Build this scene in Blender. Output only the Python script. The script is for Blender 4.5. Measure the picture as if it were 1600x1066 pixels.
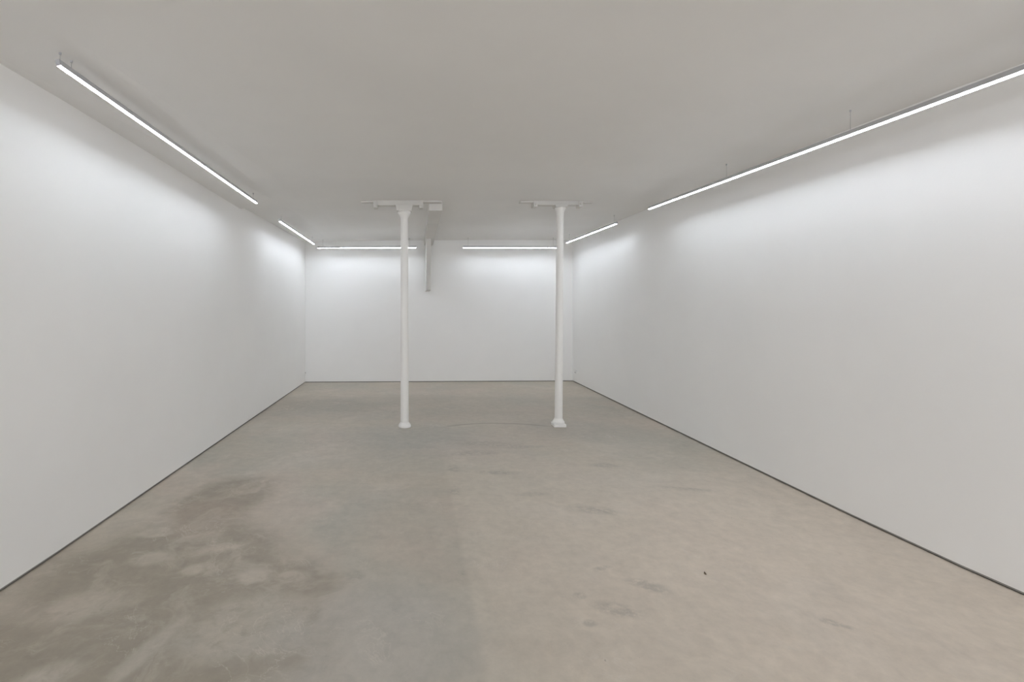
import bpy, bmesh, math, random
from mathutils import Vector, Matrix

random.seed(7)
for o in list(bpy.data.objects):
    bpy.data.objects.remove(o, do_unlink=True)
S = bpy.context.scene
C = S.collection

# ------------------------------------------------------------------ camera
cam_d = bpy.data.cameras.new('camera')
cam_d.sensor_width = 36.0
cam_d.lens = 16.65
cam_d.shift_x = 0.09375
cam_d.shift_y = -0.0344
cam_d.clip_start = 0.05
cam_d.clip_end = 100
cam = bpy.data.objects.new('camera', cam_d)
C.objects.link(cam)
cam.location = (0.0, 0.0, 1.55)
cam.rotation_euler = (math.radians(90), 0, 0)
S.camera = cam

# ------------------------------------------------------------------ world, light levels, exposure
DAY = 4.95           # daylight that enters by the street front behind the camera
LAMP = 61.5          # radiance of the lamp diffusers
DAY_COL = (0.95, 0.985, 1.06, 1)
LAMP_COL = (0.905, 0.975, 1.085, 1)
w = bpy.data.worlds.new('daylight')
S.world = w
w.use_nodes = True
bg = w.node_tree.nodes['Background']
bg.inputs[0].default_value = DAY_COL
bg.inputs[1].default_value = DAY
S.view_settings.view_transform = 'Standard'
S.view_settings.look = 'None'
S.view_settings.gamma = 1.0
S.view_settings.exposure = 0.0
S.view_settings.use_curve_mapping = False
S.cycles.use_denoising = True
S.cycles.max_bounces = 14
S.cycles.diffuse_bounces = 10
S.cycles.sample_clamp_indirect = 0

# sampling portal in the street front opening (emits nothing itself, guides the daylight sampling)
FRONT_Y = -5.0
WIN = (-1.95, 2.95, 0.12, 2.62)      # x0, x1, z0, z1 of the opening
pd = bpy.data.lights.new('window_portal', 'AREA')
pd.shape = 'RECTANGLE'
pd.size = WIN[1] - WIN[0]
pd.size_y = WIN[3] - WIN[2]
pd.cycles.is_portal = True
po = bpy.data.objects.new('window_portal', pd)
C.objects.link(po)
po.location = ((WIN[0] + WIN[1]) / 2, FRONT_Y - 0.11, (WIN[2] + WIN[3]) / 2)
po.rotation_euler = (math.radians(90), 0, 0)      # local -Z looks along +Y, into the room


# ------------------------------------------------------------------ helpers
def obj(name, bm, mat, parent=None, smooth=False, loc=None):
    me = bpy.data.meshes.new(name)
    bmesh.ops.recalc_face_normals(bm, faces=bm.faces)
    bm.to_mesh(me)
    bm.free()
    me.materials.append(mat)
    if smooth:
        for p in me.polygons:
            p.use_smooth = True
        me.set_sharp_from_angle(angle=math.radians(50))
    o = bpy.data.objects.new(name, me)
    C.objects.link(o)
    if loc is not None:
        o.location = loc
    if parent is not None:
        o.parent = parent
    return o


def thing(name, label, cat, loc, group=None):
    o = bpy.data.objects.new(name, None)
    o.empty_display_size = 0.1
    C.objects.link(o)
    o.location = loc
    o['label'] = label
    o['category'] = cat
    if group:
        o['group'] = group
    return o


def tag(o, label, cat, group=None):
    o['label'] = label
    o['category'] = cat
    if group:
        o['group'] = group
    return o


def struct(name, bm, mat, label, cat, smooth=False):
    o = obj(name, bm, mat, None, smooth)
    o['kind'] = 'structure'
    o['label'] = label
    o['category'] = cat
    return o


def box(bm, x0, x1, y0, y1, z0, z1, bevel=0.0):
    r = bmesh.ops.create_cube(bm, size=1.0)
    vs = r['verts']
    for v in vs:
        v.co = Vector(((x0 + x1) / 2 + v.co.x * (x1 - x0),
                       (y0 + y1) / 2 + v.co.y * (y1 - y0),
                       (z0 + z1) / 2 + v.co.z * (z1 - z0)))
    if bevel > 0:
        es = list({e for v in vs for e in v.link_edges})
        bmesh.ops.bevel(bm, geom=es, offset=bevel, segments=2, affect='EDGES', profile=0.5)
    return bm


def hexa(bm, lo, hi):
    """solid between two quads of four points each"""
    a = [bm.verts.new(p) for p in lo]
    b = [bm.verts.new(p) for p in hi]
    bm.faces.new(a)
    bm.faces.new(b)
    for i in range(4):
        j = (i + 1) % 4
        bm.faces.new((a[i], a[j], b[j], b[i]))
    return bm


def lathe(bm, prof, seg=48, lean=(0, 0), zref=1.0):
    """prof: list of (radius, z); the axis may lean by LEAN over the height ZREF"""
    rings = []
    for r, z in prof:
        ax, ay = lean[0] * z / zref, lean[1] * z / zref
        rings.append([bm.verts.new((ax + r * math.cos(2 * math.pi * i / seg),
                                    ay + r * math.sin(2 * math.pi * i / seg), z)) for i in range(seg)])
    for a, b in zip(rings, rings[1:]):
        for i in range(seg):
            j = (i + 1) % seg
            bm.faces.new((a[i], a[j], b[j], b[i]))
    bm.faces.new(rings[0])
    bm.faces.new(rings[-1])
    return bm


def tube(bm, p0, p1, r, seg=10):
    p0, p1 = Vector(p0), Vector(p1)
    d = (p1 - p0).normalized()
    u = d.orthogonal().normalized()
    v = d.cross(u)
    ra, rb = [], []
    for i in range(seg):
        t = 2 * math.pi * i / seg
        k = u * math.cos(t) * r + v * math.sin(t) * r
        ra.append(bm.verts.new(p0 + k))
        rb.append(bm.verts.new(p1 + k))
    for i in range(seg):
        j = (i + 1) % seg
        bm.faces.new((ra[i], ra[j], rb[j], rb[i]))
    bm.faces.new(ra)
    bm.faces.new(rb)
    return bm


# ------------------------------------------------------------------ materials
class NT:
    def __init__(self, name):
        self.m = bpy.data.materials.new(name)
        self.m.use_nodes = True
        self.t = self.m.node_tree
        self.b = self.t.nodes['Principled BSDF']

    def n(self, kind, **kw):
        nd = self.t.nodes.new(kind)
        for k, v in kw.items():
            setattr(nd, k, v)
        return nd

    def l(self, a, b):
        self.t.links.new(a, b)

    def math(self, op, a, b=None, clamp=False):
        nd = self.n('ShaderNodeMath', operation=op, use_clamp=clamp)
        for i, v in enumerate((a, b)):
            if v is None:
                continue
            if isinstance(v, (int, float)):
                nd.inputs[i].default_value = v
            else:
                self.l(v, nd.inputs[i])
        return nd.outputs[0]

    def mix(self, fac, a, b, blend='MIX'):
        nd = self.n('ShaderNodeMix', data_type='RGBA', blend_type=blend)
        nd.clamp_factor = True
        for sock, v in ((nd.inputs[0], fac), (nd.inputs[6], a), (nd.inputs[7], b)):
            if isinstance(v, (int, float)):
                sock.default_value = v
            elif isinstance(v, tuple):
                sock.default_value = v if len(v) == 4 else v + (1,)
            else:
                self.l(v, sock)
        return nd.outputs[2]

    def ramp(self, fac, lo, hi, smooth=True):
        nd = self.n('ShaderNodeMapRange')
        nd.interpolation_type = 'SMOOTHSTEP' if smooth else 'LINEAR'
        nd.clamp = True
        self.l(fac, nd.inputs[0])
        nd.inputs[1].default_value = lo
        nd.inputs[2].default_value = hi
        nd.inputs[3].default_value = 0
        nd.inputs[4].default_value = 1
        return nd.outputs[0]

    def noise(self, vec, scale, detail=4, rough=0.55, dist=0.0, out=0):
        nd = self.n('ShaderNodeTexNoise')
        self.l(vec, nd.inputs['Vector'])
        nd.inputs['Scale'].default_value = scale
        nd.inputs['Detail'].default_value = detail
        nd.inputs['Roughness'].default_value = rough
        nd.inputs['Distortion'].default_value = dist
        return nd.outputs[out]


def paint(name, col, rough=0.6, mottle=0.03, bump=0.02, scale=6.0, spec=0.3):
    """brushed-on wall paint: faint mottling and roller texture"""
    k = NT(name)
    tc = k.n('ShaderNodeTexCoord').outputs['Object']
    n1 = k.noise(tc, scale * 0.15, 3)
    n2 = k.noise(tc, scale * 12, 5)
    dark = tuple(c * (1 - mottle) for c in col)
    base = k.mix(k.ramp(n1, 0.35, 0.65), dark, col)
    k.l(base, k.b.inputs['Base Color'])
    k.b.inputs['Roughness'].default_value = rough
    k.b.inputs['Specular IOR Level'].default_value = spec
    bp = k.n('ShaderNodeBump')
    bp.inputs['Strength'].default_value = bump
    bp.inputs['Distance'].default_value = 0.01
    k.l(n2, bp.inputs['Height'])
    k.l(bp.outputs[0], k.b.inputs['Normal'])
    return k.m


M_WALL = paint('white_wall_paint', (0.895, 0.89, 0.875), 0.62, 0.02, 0.04)
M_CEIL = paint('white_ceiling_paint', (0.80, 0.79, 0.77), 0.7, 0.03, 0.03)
M_COL = paint('white_gloss_paint', (0.87, 0.858, 0.83), 0.40, 0.02, 0.05, 10, 0.45)
M_SHADED = paint('shaded_ceiling_paint', (0.69, 0.675, 0.645), 0.7, 0.05, 0.05, 12)  # ceiling white, colour darkened to offset strong front light on brackets and casing
M_BASE = paint('grey_shadow_strip', (0.30, 0.29, 0.27), 0.6, 0.1, 0.02)
M_GAP = paint('dark_joint', (0.035, 0.033, 0.03), 0.9, 0.2, 0.02)
M_ALU = paint('grey_anodised_metal', (0.50, 0.50, 0.52), 0.42, 0.03, 0.01, 6, 0.5)
M_CABLE = paint('steel_cable', (0.36, 0.36, 0.36), 0.5, 0.05, 0.0)
M_PLASTIC = paint('white_plastic', (0.80, 0.80, 0.78), 0.4, 0.01, 0.0)
M_DARKPL = paint('dark_socket_hole', (0.06, 0.06, 0.06), 0.6, 0.05, 0.0)
M_CHIP = paint('brown_leaf', (0.12, 0.085, 0.05), 0.8, 0.3, 0.1)

k = NT('lamp_diffuser_glow')
k.b.inputs['Base Color'].default_value = (0.9, 0.9, 0.9, 1)
k.b.inputs['Emission Color'].default_value = LAMP_COL
k.b.inputs['Emission Strength'].default_value = LAMP
M_GLOW = k.m


def concrete():
    k = NT('polished_screed')
    tc = k.n('ShaderNodeTexCoord').outputs['Object']
    wob = k.noise(tc, 1.7, 4, 0.6, 0.3, out=1)
    sub = k.n('ShaderNodeVectorMath', operation='SUBTRACT')
    k.l(wob, sub.inputs[0])
    sub.inputs[1].default_value = (0.5, 0.5, 0.5)
    sc = k.n('ShaderNodeVectorMath', operation='SCALE')
    k.l(sub.outputs[0], sc.inputs[0])
    sc.inputs['Scale'].default_value = 0.55
    add = k.n('ShaderNodeVectorMath', operation='ADD')
    k.l(tc, add.inputs[0])
    k.l(sc.outputs[0], add.inputs[1])
    warped = add.outputs[0]
    sc2 = k.n('ShaderNodeVectorMath', operation='SCALE')
    k.l(sub.outputs[0], sc2.inputs[0])
    sc2.inputs['Scale'].default_value = 0.10
    add2 = k.n('ShaderNodeVectorMath', operation='ADD')
    k.l(tc, add2.inputs[0])
    k.l(sc2.outputs[0], add2.inputs[1])
    warp_s = add2.outputs[0]

    def blob(cx, cy, rx, ry, ang=0.0, soft=0.4, vec=None):
        mp = k.n('ShaderNodeMapping', vector_type='TEXTURE')
        k.l(vec if vec is not None else warped, mp.inputs[0])
        mp.inputs[1].default_value = (cx, cy, 0)
        mp.inputs[2].default_value = (0, 0, math.radians(ang))
        mp.inputs[3].default_value = (rx, ry, 1000.0)
        ln = k.n('ShaderNodeVectorMath', operation='LENGTH')
        k.l(mp.outputs[0], ln.inputs[0])
        return k.ramp(ln.outputs['Value'], 1 + soft, 1 - soft)

    sep = k.n('ShaderNodeSeparateXYZ')
    k.l(tc, sep.inputs[0])
    X, Y = sep.outputs[0], sep.outputs[1]
    sepw = k.n('ShaderNodeSeparateXYZ')
    k.l(warp_s, sepw.inputs[0])

    base = (0.490, 0.440, 0.366)
    pink = (0.515, 0.448, 0.380)
    grey = (0.445, 0.420, 0.362)
    dark = (0.312, 0.275, 0.220)

    def shifted(x, y):
        off = k.n('ShaderNodeVectorMath', operation='ADD')
        k.l(tc, off.inputs[0])
        off.inputs[1].default_value = (x, y, 0)
        return off.outputs[0]

    def mul(*a):
        r = a[0]
        for b in a[1:]:
            r = k.math('MULTIPLY', r, b)
        return r
    col = k.mix(k.ramp(k.noise(tc, 0.55, 4, 0.55, 0.4), 0.38, 0.64), base, grey)
    col = k.mix(mul(k.ramp(k.noise(shifted(7.3, 2.1), 0.9, 4, 0.55, 0.2), 0.45, 0.68), 0.8), col, pink)
    # paler half of the screed to the right of the pour joint
    right = k.ramp(sepw.outputs[0], 0.262, 0.315)
    ylim = k.ramp(Y, 5.6, 3.9)
    col = k.mix(mul(right, ylim, 0.50), col, (0.590, 0.535, 0.452))
    warm = blob(2.3, 2.3, 1.5, 1.7, 0, 0.6)
    col = k.mix(mul(warm, 0.75), col, (0.655, 0.570, 0.480))
    pale = k.ramp(k.noise(shifted(-3.1, 5.2), 1.3, 4, 0.6, 0.5), 0.50, 0.70)
    col = k.mix(mul(pale, 0.30), col, (0.62, 0.56, 0.49))
    cool = blob(-0.25, 2.1, 0.45, 0.5, 0, 0.6)
    col = k.mix(mul(cool, 0.45), col, (0.47, 0.455, 0.43))
    cool = blob(-0.05, 5.5, 0.9, 0.6, 0, 0.6)
    col = k.mix(mul(cool, 0.5), col, (0.39, 0.38, 0.345))
    # darker bands across the room
    band = mul(k.ramp(sepw.outputs[1], 6.1, 6.9), k.ramp(sepw.outputs[1], 8.4, 7.8))
    col = k.mix(mul(band, 0.45), col, (0.365, 0.33, 0.28))
    b = blob(-1.35, 7.35, 0.85, 0.42, 0, 0.4)
    col = k.mix(mul(b, 0.40), col, (0.335, 0.30, 0.25))
    b = blob(1.9, 6.0, 0.8, 0.5, 0, 0.6)
    col = k.mix(mul(b, 0.35), col, (0.38, 0.335, 0.29))
    # the big damp stain by the left wall
    st = None
    for a in ((-1.45, 2.65, 0.72, 0.75, 25, 0.30), (-0.95, 2.75, 0.50, 0.25, -25, 0.35),
              (-1.55, 3.75, 0.36, 0.50, -10, 0.30), (-1.15, 2.05, 0.75, 0.35, 20, 0.40),
              (-0.55, 2.42, 0.14, 0.10, -30, 0.4), (-1.95, 2.05, 0.6, 0.35, 0, 0.45)):
        b = blob(*a)
        st = b if st is None else k.math('MAXIMUM', st, b)
    area = st
    brk = k.ramp(k.noise(warped, 3.2, 7, 0.68, 0.8), 0.32, 0.54)
    st = mul(st, k.math('ADD', mul(brk, 0.62), 0.38))
    lite = k.ramp(k.noise(tc, 9, 5, 0.65, 0.6), 0.30, 0.55)
    for a in ((-0.80, 2.30, 0.33, 0.24, 15, 0.35), (-1.77, 3.23, 0.11, 0.07, 0, 0.3),
              (-0.93, 2.72, 0.11, 0.07, 0, 0.4), (-0.72, 2.72, 0.10, 0.06, 0, 0.4), (-1.62, 2.90, 0.12, 0.07, 20, 0.4),
              (-1.31, 2.78, 0.06, 0.05, 0, 0.4), (-1.72, 2.45, 0.22, 0.12, 20, 0.5), (-1.25, 3.02, 0.14, 0.05, 25, 0.6),
              (-1.22, 2.10, 0.05, 0.20, -15, 0.5), (-1.55, 1.98, 0.12, 0.07, 30, 0.5)):
        b = mul(blob(*a, vec=warp_s), k.math('ADD', mul(lite, 0.6), 0.4))
        st = mul(st, k.math('SUBTRACT', 1.0, mul(b, 0.85)))
    col = k.mix(mul(st, 0.80), col, dark)
    rust = blob(-1.55, 3.45, 0.30, 0.28, 0, 0.5)
    col = k.mix(mul(rust, 0.30), col, (0.42, 0.335, 0.275))
    # small marks, ragged at the rim
    rag = k.ramp(k.noise(tc, 22, 5, 0.7), 0.34, 0.58)
    for a in ((1.29, 2.63, 0.10, 0.045, -25, 0.5), (1.03, 2.42, 0.11, 0.05, -20, 0.5), (0.88, 2.53, 0.035, 0.025, 0, 0.4),
              (0.85, 2.32, 0.035, 0.025, 0, 0.4), (1.84, 4.60, 0.14, 0.06, 0, 0.6), (1.37, 3.60, 0.16, 0.06, -10, 0.7),
              (0.36, 4.50, 0.05, 0.10, 0, 0.6), (0.33, 3.95, 0.045, 0.09, 0, 0.7), (-0.35, 2.72, 0.05, 0.05, 0, 0.6),
              (0.27, 2.75, 0.03, 0.02, 0, 0.6), (2.05, 2.30, 0.07, 0.025, -30, 0.5), (0.8, 5.3, 0.35, 0.12, -5, 0.6),
              (0.62, 4.98, 0.25, 0.07, 10, 0.6), (2.3, 4.0, 0.2, 0.03, -15, 0.6), (1.1, 2.8, 0.06, 0.02, 15, 0.6),
              (0.75, 4.4, 0.16, 0.05, 0, 0.6), (1.2, 5.2, 0.22, 0.05, 5, 0.6), (0.95, 3.9, 0.12, 0.04, 10, 0.6)):
        b = mul(blob(*a, vec=warp_s), rag)
        col = k.mix(mul(b, 0.50), col, (0.33, 0.305, 0.265))
    # scuffs: thin pale wisps, thickest over the stain
    mp = k.n('ShaderNodeMapping')
    k.l(warped, mp.inputs[0])
    mp.inputs[2].default_value = (0, 0, math.radians(-20))
    mp.inputs[3].default_value = (1.2, 6.0, 1)
    wisp = k.ramp(k.noise(mp.outputs[0], 1.6, 6, 0.7, 0.8), 0.58, 0.74)
    col = k.mix(mul(wisp, 0.30), col, (0.62, 0.57, 0.50))
    mp = k.n('ShaderNodeMapping')
    k.l(warped, mp.inputs[0])
    mp.inputs[2].default_value = (0, 0, math.radians(40))
    mp.inputs[3].default_value = (1.5, 9.0, 1)
    wisp = k.ramp(k.noise(mp.outputs[0], 2.2, 6, 0.7, 1.2), 0.60, 0.72)
    col = k.mix(mul(wisp, area, 0.28), col, (0.56, 0.51, 0.455))
    vein = k.math('ABSOLUTE', k.math('SUBTRACT', k.noise(shifted(1.0, 9.0), 2.3, 5, 0.6, 1.6), 0.5))
    vein = mul(k.ramp(vein, 0.012, 0.0), k.ramp(k.noise(shifted(4.0, 4.0), 2.0, 2), 0.52, 0.62))
    col = k.mix(mul(vein, 0.28), col, (0.66, 0.61, 0.54))
    # hairline arc between the columns
    mp = k.n('ShaderNodeMapping', vector_type='TEXTURE')
    k.l(warp_s, mp.inputs[0])
    mp.inputs[1].default_value = (1.05, 5.62, 0)
    mp.inputs[3].default_value = (0.95, 0.62, 1000)
    ln = k.n('ShaderNodeVectorMath', operation='LENGTH')
    k.l(mp.outputs[0], ln.inputs[0])
    ring = k.ramp(k.math('ABSOLUTE', k.math('SUBTRACT', ln.outputs['Value'], 1.0)), 0.06, 0.0)
    ring = mul(ring, k.ramp(Y, 6.02, 6.16))
    col = k.mix(mul(ring, 0.6), col, (0.22, 0.20, 0.17))
    # fine grain
    fine = k.noise(tc, 14, 6, 0.68)
    mid = k.noise(warped, 4.5, 6, 0.65, 0.3)
    g = k.math('ADD', mul(fine, 0.34), mul(mid, 0.34))
    g = k.math('ADD', g, 0.66)
    gn = k.n('ShaderNodeCombineColor')
    for i in range(3):
        k.l(g, gn.inputs[i])
    col = k.mix(1.0, col, gn.outputs[0], 'MULTIPLY')
    grain = k.ramp(k.noise(tc, 110, 2, 0.5), 0.66, 0.76)
    col = k.mix(mul(grain, 0.18), col, (0.24, 0.22, 0.19))
    pits = k.ramp(k.noise(shifted(2.0, 2.0), 38, 2, 0.5), 0.76, 0.80)
    col = k.mix(mul(pits, 0.5), col, (0.20, 0.18, 0.15))
    k.l(col, k.b.inputs['Base Color'])
    rg = k.math('ADD', k.math('MULTIPLY', mid, 0.2), 0.46)
    k.l(rg, k.b.inputs['Roughness'])
    k.b.inputs['Specular IOR Level'].default_value = 0.25
    bp = k.n('ShaderNodeBump')
    bp.inputs['Strength'].default_value = 0.08
    bp.inputs['Distance'].default_value = 0.004
    k.l(fine, bp.inputs['Height'])
    k.l(bp.outputs[0], k.b.inputs['Normal'])
    return k.m


M_FLOOR = concrete()

# ------------------------------------------------------------------ the room
GAP = 0.018          # shadow joint between wall foot and floor
LEFT = [(-2.262, FRONT_Y - 0.2), (-2.256, 2.30), (-2.236, 2.964), (-2.238, 6.0), (-2.235, 9.56)]
RIGHT = [(3.285, FRONT_Y - 0.2), (3.275, 1.6), (3.247, 2.53), (3.221, 2.80), (3.200, 3.48), (3.206, 6.1), (3.218, 9.72)]
TOP = 3.15


def smooth_run(pts, step=0.35):
    """resample plan points (x, y) with a monotone smooth curve, so the old plaster bows without creases"""
    ys = [p[1] for p in pts]
    xs = [p[0] for p in pts]
    n = len(pts)
    dl = [(xs[i + 1] - xs[i]) / (ys[i + 1] - ys[i]) for i in range(n - 1)]
    m = [dl[0]] + [(dl[i - 1] + dl[i]) / 2 if dl[i - 1] * dl[i] > 0 else 0.0 for i in range(1, n - 1)] + [dl[-1]]
    out = []
    for i in range(n - 1):
        h = ys[i + 1] - ys[i]
        k = max(1, int(h / step))
        for j in range(k):
            t = j / k
            a = (2 * t ** 3 - 3 * t ** 2 + 1) * xs[i] + (t ** 3 - 2 * t ** 2 + t) * h * m[i]
            b = (-2 * t ** 3 + 3 * t ** 2) * xs[i + 1] + (t ** 3 - t ** 2) * h * m[i + 1]
            out.append((a + b, ys[i] + t * h))
    out.append(pts[-1])
    return out


LEFT, RIGHT = smooth_run(LEFT), smooth_run(RIGHT)


def wall_run(pts, side, z0, z1, inset=0.0, thick=0.2):
    """a wall that follows plan points; SIDE is the outward x direction"""
    bm = bmesh.new()
    a, b, c, d = [], [], [], []
    for x, y in pts:
        xi, xo = x + side * inset, x + side * (inset + thick)
        a.append(bm.verts.new((xi, y, z0)))
        b.append(bm.verts.new((xi, y, z1)))
        c.append(bm.verts.new((xo, y, z1)))
        d.append(bm.verts.new((xo, y, z0)))
    for i in range(len(pts) - 1):
        for p, q in ((a, b), (b, c), (c, d), (d, a)):
            bm.faces.new((p[i], p[i + 1], q[i + 1], q[i]))
    for i in (0, -1):
        bm.faces.new((a[i], b[i], c[i], d[i]))
    return bm


struct('wall_left', wall_run(LEFT, -1, GAP, TOP), M_WALL, 'long white plastered wall on the left', 'wall', True)
struct('wall_right', wall_run(RIGHT, 1, GAP, TOP), M_WALL, 'long white plastered wall on the right', 'wall', True)
bL, bR = LEFT[-1], RIGHT[-1]
# the end wall runs between the two long walls
bm = bmesh.new()
hexa(bm, [(bL[0] - 0.2, bL[1], GAP), (bR[0] + 0.2, bR[1], GAP), (bR[0] + 0.2, bR[1] + 0.2, GAP), (bL[0] - 0.2, bL[1] + 0.2, GAP)],
     [(bL[0] - 0.2, bL[1], TOP), (bR[0] + 0.2, bR[1], TOP), (bR[0] + 0.2, bR[1] + 0.2, TOP), (bL[0] - 0.2, bL[1] + 0.2, TOP)])
struct('wall_back', bm, M_WALL, 'white end wall at the far end of the room', 'wall')
# street front behind the camera with its wide opening
bm = bmesh.new()
x0, x1, z0, z1 = WIN
box(bm, -2.6, x0, FRONT_Y - 0.2, FRONT_Y, 0.0, TOP)
box(bm, x1, 3.6, FRONT_Y - 0.2, FRONT_Y, 0.0, TOP)
box(bm, x0, x1, FRONT_Y - 0.2, FRONT_Y, 0.0, z0)
box(bm, x0, x1, FRONT_Y - 0.2, FRONT_Y, z1, TOP)
struct('wall_front', bm, M_WALL, 'white street front wall with a wide opening behind the viewer', 'wall')
bm = bmesh.new()
t = 0.05
for bx in ((x0, x0 + t, z0, z1), (x1 - t, x1, z0, z1), (x0 + t, x1 - t, z0, z0 + t), (x0 + t, x1 - t, z1 - t, z1),
           (0.48, 0.53, z0 + t, z1 - t)):
    box(bm, bx[0], bx[1], FRONT_Y - 0.08, FRONT_Y - 0.03, bx[2], bx[3])
struct('window_1', bm, M_ALU, 'grey metal frame of the street front window', 'window')

# shadow joint strips
for nm, pts, sd in (('left', LEFT, -1), ('right', RIGHT, 1)):
    struct('baseboard_' + nm, wall_run(pts, sd, 0.007, GAP, 0.003, 0.15), M_BASE, 'thin grey strip at the foot of the %s wall' % nm, 'baseboard')
    struct('trim_1' if nm == 'left' else 'trim_2', wall_run(pts, sd, 0.0, 0.007, 0.010, 0.14), M_GAP,
           'dark open joint along the foot of the %s wall' % nm, 'joint')
bm = bmesh.new()
hexa(bm, [(bL[0], bL[1] + 0.004, 0.0), (bR[0], bR[1] + 0.004, 0.0), (bR[0], bR[1] + 0.15, 0.0), (bL[0], bL[1] + 0.15, 0.0)],
     [(bL[0], bL[1] + 0.004, GAP), (bR[0], bR[1] + 0.004, GAP), (bR[0], bR[1] + 0.15, GAP), (bL[0], bL[1] + 0.15, GAP)])
struct('baseboard_back', bm, M_BASE, 'thin grey strip at the foot of the end wall', 'baseboard')

bm = bmesh.new()
box(bm, -2.7, 3.7, FRONT_Y - 0.4, 10.1, -0.2, 0.0)
struct('floor', bm, M_FLOOR, 'worn grey beige polished screed floor with stains', 'floor')

# ceiling: front bay and rear bay, both sagging a little to the left; the rear bay sits slightly higher
EDGE_Y = 6.04
PX = [-2.6, -2.24, -1.70, -1.32, -0.47, 1.86, 3.21, 3.6]
FRONT_EDGE = [2.775, 2.785, 2.838, 2.86, 2.886, 2.892, 2.874, 2.87]
FRONT_NEAR = [2.862, 2.866, 2.872, 2.876, 2.884, 2.88, 2.846, 2.835]
REAR_EDGE = [2.812, 2.82, 2.856, 2.876, 2.9, 2.906, 2.89, 2.885]
REAR_FAR = [2.828, 2.834, 2.848, 2.858, 2.876, 2.898, 2.9, 2.9]


def bay(bm, rows):
    top = [bm.verts.new((x, rows[0][0], TOP)) for x in PX], [bm.verts.new((x, rows[-1][0], TOP)) for x in PX]
    vr = [[bm.verts.new((x, y, z)) for x, z in zip(PX, zs)] for y, zs in rows]
    for r0, r1 in zip(vr, vr[1:]):
        for i in range(len(PX) - 1):
            bm.faces.new((r0[i], r0[i + 1], r1[i + 1], r1[i]))
    for i in range(len(PX) - 1):
        bm.faces.new((top[0][i], top[0][i + 1], top[1][i + 1], top[1][i]))
        bm.faces.new((vr[0][i], vr[0][i + 1], top[0][i + 1], top[0][i]))
        bm.faces.new((vr[-1][i], vr[-1][i + 1], top[1][i + 1], top[1][i]))


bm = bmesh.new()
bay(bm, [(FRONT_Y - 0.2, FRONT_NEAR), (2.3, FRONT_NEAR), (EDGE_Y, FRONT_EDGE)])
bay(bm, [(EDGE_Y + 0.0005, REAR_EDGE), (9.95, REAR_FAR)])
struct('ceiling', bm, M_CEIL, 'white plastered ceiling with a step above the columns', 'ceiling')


def lerp_list(xs, ys, x):
    for i in range(len(xs) - 1):
        if xs[i] <= x <= xs[i + 1]:
            t = (x - xs[i]) / (xs[i + 1] - xs[i])
            return ys[i] * (1 - t) + ys[i + 1] * t
    return ys[-1]


def ceil_z(x, y):
    if y <= 2.3:
        return lerp_list(PX, FRONT_NEAR, x)
    if y <= EDGE_Y:
        t = (y - 2.3) / (EDGE_Y - 2.3)
        return lerp_list(PX, FRONT_NEAR, x) * (1 - t) + lerp_list(PX, FRONT_EDGE, x) * t
    t = (y - EDGE_Y) / (9.95 - EDGE_Y)
    return lerp_list(PX, REAR_EDGE, x) * (1 - t) + lerp_list(PX, REAR_FAR, x) * t


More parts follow.
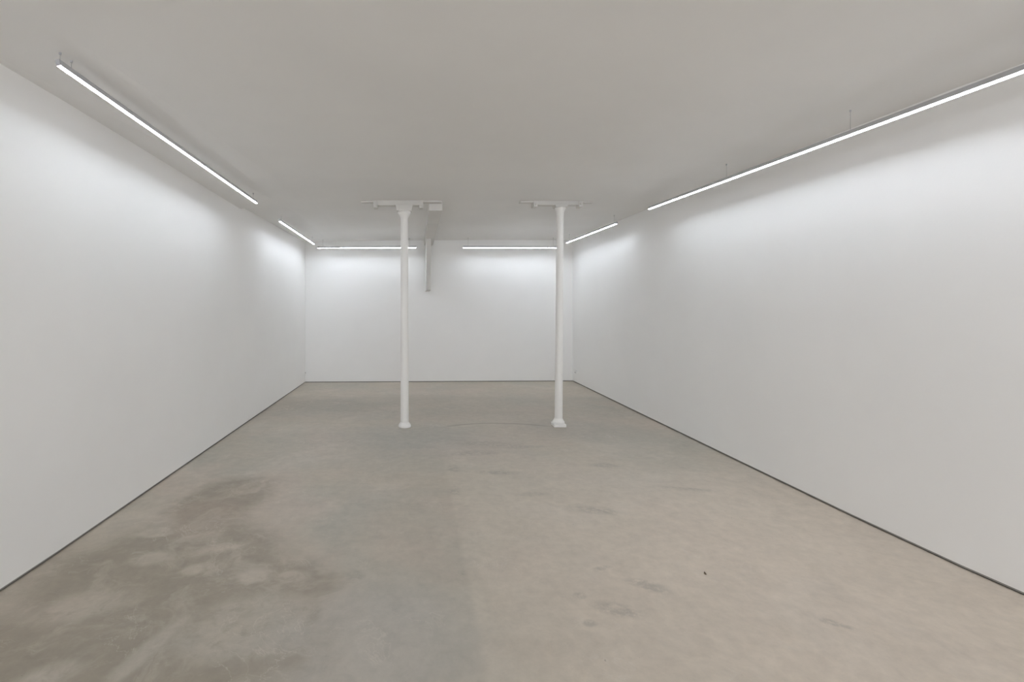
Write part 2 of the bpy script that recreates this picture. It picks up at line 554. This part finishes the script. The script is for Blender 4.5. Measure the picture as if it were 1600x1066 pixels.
# ------------------------------------------------------------------ cast iron columns
def column(name, label, loc, base_kind, shaft, cap, lean, top, beam):
    t = thing(name, label, 'column', loc, 'iron columns')
    bm = bmesh.new()
    if base_kind == 'round':
        lathe(bm, [(0.076, 0.0), (0.080, 0.004), (0.081, 0.012), (0.080, 0.024), (0.074, 0.036), (0.066, 0.047), (0.059, 0.057), (0.056, 0.063), (0.050, 0.066)])
        obj('base', bm, M_COL, t, True)
        zb = 0.060
    else:
        lathe(bm, [(0.070, 0.030), (0.075, 0.038), (0.0765, 0.046), (0.0765, 0.056), (0.073, 0.064), (0.069, 0.067), (0.066, 0.074),
                   (0.060, 0.084), (0.055, 0.092), (0.053, 0.099), (0.045, 0.102)])
        obj('base', bm, M_COL, t, True)
        bm = bmesh.new()
        box(bm, -0.078, 0.078, -0.078, 0.078, 0.0, 0.037, 0.004)
        obj('plinth', bm, M_COL, t)
        zb = 0.095
    z_shaft = cap[0][1]
    bm = bmesh.new()
    n = 14
    prof = []
    for i in range(n + 1):
        u = i / n
        z = zb + (z_shaft - zb) * u
        r = shaft[0] + (shaft[1] - shaft[0]) * (u ** 1.1)
        prof.append((r, z))
    lathe(bm, prof, 48, lean, top)
    obj('shaft', bm, M_COL, t, True)
    bm = bmesh.new()
    lathe(bm, cap, 48, lean, top)
    o = obj('capital', bm, M_COL, t, True)
    # bearing block and saddle under the ceiling
    lx = lean[0]
    bm = bmesh.new()
    b = beam['block']
    hexa(bm, [(lx + b[0] * .86, -b[1] * .9, b[2]), (lx - b[0] * .86, -b[1] * .9, b[2]), (lx - b[0] * .86, b[1] * .9, b[2]), (lx + b[0] * .86, b[1] * .9, b[2])],
         [(lx + b[0], -b[1], b[3]), (lx - b[0], -b[1], b[3]), (lx - b[0], b[1], b[3]), (lx + b[0], b[1], b[3])])
    bmesh.ops.bevel(bm, geom=list(bm.edges), offset=0.004, segments=2, affect='EDGES', profile=0.5)
    obj('bearing_block', bm, M_SHADED, t)
    s0, s1, c0, c1 = beam['span']
    zt = beam['ceil']
    bm = bmesh.new()
    box(bm, c0, c1, -0.05, 0.05, beam['saddle_z'], zt, 0.005)
    obj('saddle_beam', bm, M_SHADED, t)
    for cx in (c0, c1):
        bm = bmesh.new()
        box(bm, cx - 0.025, cx + 0.025, -0.062, 0.062, beam['clamp_z'], zt, 0.006)
        cl = obj('clamp', bm, M_SHADED, t)
        bm = bmesh.new()
        tube(bm, (cx, -0.085, beam['clamp_z'] + 0.035), (cx, -0.05, beam['clamp_z'] + 0.035), 0.012, 12)
        obj('bolt', bm, M_SHADED, cl)
    for a, b2 in ((s0, c0 - 0.025), (c1 + 0.025, s1)):
        bm = bmesh.new()
        box(bm, a, b2, -0.045, 0.045, beam['flange_z'], zt, 0.004)
        obj('flange', bm, M_SHADED, t)
    return t


column('iron_column', 'slim white iron column on a round moulded foot', (-0.145, 6.06, 0), 'round',
       (0.053, 0.0475), [(0.048, 2.655), (0.049, 2.668), (0.0535, 2.680), (0.062, 2.697), (0.075, 2.717), (0.083, 2.732), (0.085, 2.742), (0.083, 2.750), (0.078, 2.757)],
       (-0.004, 0), 2.75,
       {'block': (0.112, 0.085, 2.756, 2.830), 'span': (-0.55, 0.47, -0.37, 0.21), 'ceil': 2.91, 'saddle_z': 2.826, 'clamp_z': 2.792, 'flange_z': 2.866})
column('iron_column', 'slim white iron column on a square plinth', (1.838, 6.11, 0), 'square',
       (0.0495, 0.042), [(0.0425, 2.690), (0.0435, 2.720), (0.046, 2.745), (0.050, 2.765), (0.058, 2.785), (0.066, 2.800), (0.068, 2.808), (0.066, 2.814)],
       (0.022, 0), 2.80,
       {'block': (0.085, 0.075, 2.812, 2.842), 'span': (-0.50, 0.44, -0.31, 0.27), 'ceil': 2.93, 'saddle_z': 2.840, 'clamp_z': 2.815, 'flange_z': 2.874})

# ------------------------------------------------------------------ boxed pipe casing from the columns to the end wall
t = thing('pipe_casing', 'white boxed casing running along the ceiling and dropping down the end wall', 'casing', (0.24, 9.55, 1.84))
bm = bmesh.new()
zc = 2.778 - 1.84
hexa(bm, [(-0.073, -3.44, zc), (0.101, -3.44, zc), (0.101, 0.07, zc), (-0.073, 0.07, zc)],
     [(-0.073, -3.44, zc + 0.15), (0.101, -3.44, zc + 0.15), (0.101, 0.07, zc + 0.15), (-0.073, 0.07, zc + 0.15)])
bmesh.ops.bevel(bm, geom=list(bm.edges), offset=0.004, segments=2, affect='EDGES', profile=0.5)
obj('ceiling_run', bm, M_SHADED, t)
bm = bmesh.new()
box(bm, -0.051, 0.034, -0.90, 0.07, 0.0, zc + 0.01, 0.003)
obj('drop', bm, M_SHADED, t)

# ------------------------------------------------------------------ suspended line lamps
LW, LH = 0.021, 0.034


def line_lamp(label, p0, p1, cables, roll=0.0):
    p0, p1 = Vector(p0), Vector(p1)
    mid = (p0 + p1) / 2
    d = (p1 - p0).normalized()
    u = d.cross(Vector((0, 0, 1))).normalized()
    n = u.cross(d).normalized()
    rot = Matrix.Rotation(math.radians(roll), 3, d)      # the profile may be turned a little about its axis
    u, n = rot @ u, rot @ n
    a, b = p0 - mid, p1 - mid
    t = thing('line_lamp', label, 'lamp', mid, 'suspended line lamps')

    def bar(bm, q0, q1, u0, u1, n0, n1):
        hexa(bm, [q0 + u * u0 + n * n0, q0 + u * u1 + n * n0, q0 + u * u1 + n * n1, q0 + u * u0 + n * n1],
             [q1 + u * u0 + n * n0, q1 + u * u1 + n * n0, q1 + u * u1 + n * n1, q1 + u * u0 + n * n1])
    h = LW / 2
    bm = bmesh.new()
    bar(bm, a, b, -h, h, 0.006, LH)                       # profile above the diffuser
    bar(bm, a, b, -h, -h + 0.0010, 0.0, 0.006)            # lips
    bar(bm, a, b, h - 0.0010, h, 0.0, 0.006)
    obj('housing', bm, M_ALU, t)
    bm = bmesh.new()
    bar(bm, a + d * 0.002, b - d * 0.002, -h + 0.0010, h - 0.0010, -0.0005, 0.0058)
    obj('diffuser', bm, M_GLOW, t)
    for q0, e in ((a, -1), (b, 1)):
        bm = bmesh.new()
        bar(bm, q0 + d * (0.002 * e), q0, -h, h, 0.0, LH)
        obj('end_cap', bm, M_ALU, t)
    for s in cables:
        foot = a + d * s + n * LH
        wz = ceil_z((mid + foot).x, (mid + foot).y) - mid.z
        bm = bmesh.new()
        tube(bm, foot, (foot.x, foot.y, wz), 0.0010, 8)
        c = obj('suspension_cable', bm, M_CABLE, t)
        bm = bmesh.new()
        tube(bm, (foot.x, foot.y, wz - 0.010), (foot.x, foot.y, wz + 0.004), 0.006, 16)
        obj('ceiling_mount', bm, M_ALU, c)
    return t


line_lamp('long lit line lamp hanging by the near part of the left wall', (-1.845, 2.446, 2.790), (-1.846, 5.49, 2.736), (0.02, 0.10, 2.95), -14)
line_lamp('long lit line lamp hanging by the near part of the right wall', (2.922, 1.20, 2.652), (2.860, 5.82, 2.736), (0.1, 1.97, 3.21), 20)
line_lamp('short lit line lamp hanging by the far part of the left wall', (-1.938, 6.735, 2.751), (-1.938, 9.017, 2.720), (0.1, 2.15), -14)
line_lamp('short lit line lamp hanging by the far part of the right wall', (2.937, 6.94, 2.751), (2.880, 9.07, 2.751), (0.1, 2.0), 20)
line_lamp('lit line lamp before the end wall, crossing behind the column with the round foot', (-1.925, 9.27, 2.677), (0.0, 9.31, 2.690), (0.1, 1.8), -20)
line_lamp('lit line lamp before the end wall, ending behind the column on the square plinth', (0.93, 9.34, 2.695), (2.85, 9.40, 2.695), (0.1, 1.8), -20)

# ------------------------------------------------------------------ small things
t = thing('wall_socket', 'tiny white socket low on the right wall by the far corner', 'socket', (3.2165, 9.50, 0.225))
bm = bmesh.new()
box(bm, -0.022, 0.0, -0.04, 0.04, -0.04, 0.04, 0.006)
obj('socket_plate', bm, M_PLASTIC, t)
bm = bmesh.new()
tube(bm, (-0.0235, 0, -0.005), (-0.020, 0, -0.012), 0.010, 20)
obj('socket_hole', bm, M_DARKPL, t)

t = thing('plaster_lump', 'tiny white outlet low on the left wall by the far corner', 'lump', (-2.235, 9.50, 0.18))
bm = bmesh.new()  # plate and hole stand in for an irregularity of the plaster
box(bm, 0.0, 0.018, -0.025, 0.025, -0.05, 0.05, 0.005)
obj('lump_plate', bm, M_PLASTIC, t)
bm = bmesh.new()
tube(bm, (0.017, 0, 0.025), (0.020, 0, 0.025), 0.010, 16)
obj('lump_hole', bm, M_DARKPL, t)

bm = bmesh.new()
pts = [(-0.006, -0.013), (0.002, -0.015), (0.006, -0.006), (0.009, 0.008), (0.004, 0.015), (-0.001, 0.006), (-0.007, 0.0)]
lo = [bm.verts.new((x, y, 0.0)) for x, y in pts]
hi = [bm.verts.new((x * .8, y * .8, 0.003 + 0.002 * math.sin(i * 2))) for i, (x, y) in enumerate(pts)]
bm.faces.new(lo)
bm.faces.new(hi)
for i in range(len(pts)):
    j = (i + 1) % len(pts)
    bm.faces.new((lo[i], lo[j], hi[j], hi[i]))
tag(obj('leaf_scrap', bm, M_CHIP, None, False, (1.672, 2.742, 0.0)), 'tiny brown scrap lying alone on the pale right half of the floor', 'debris')
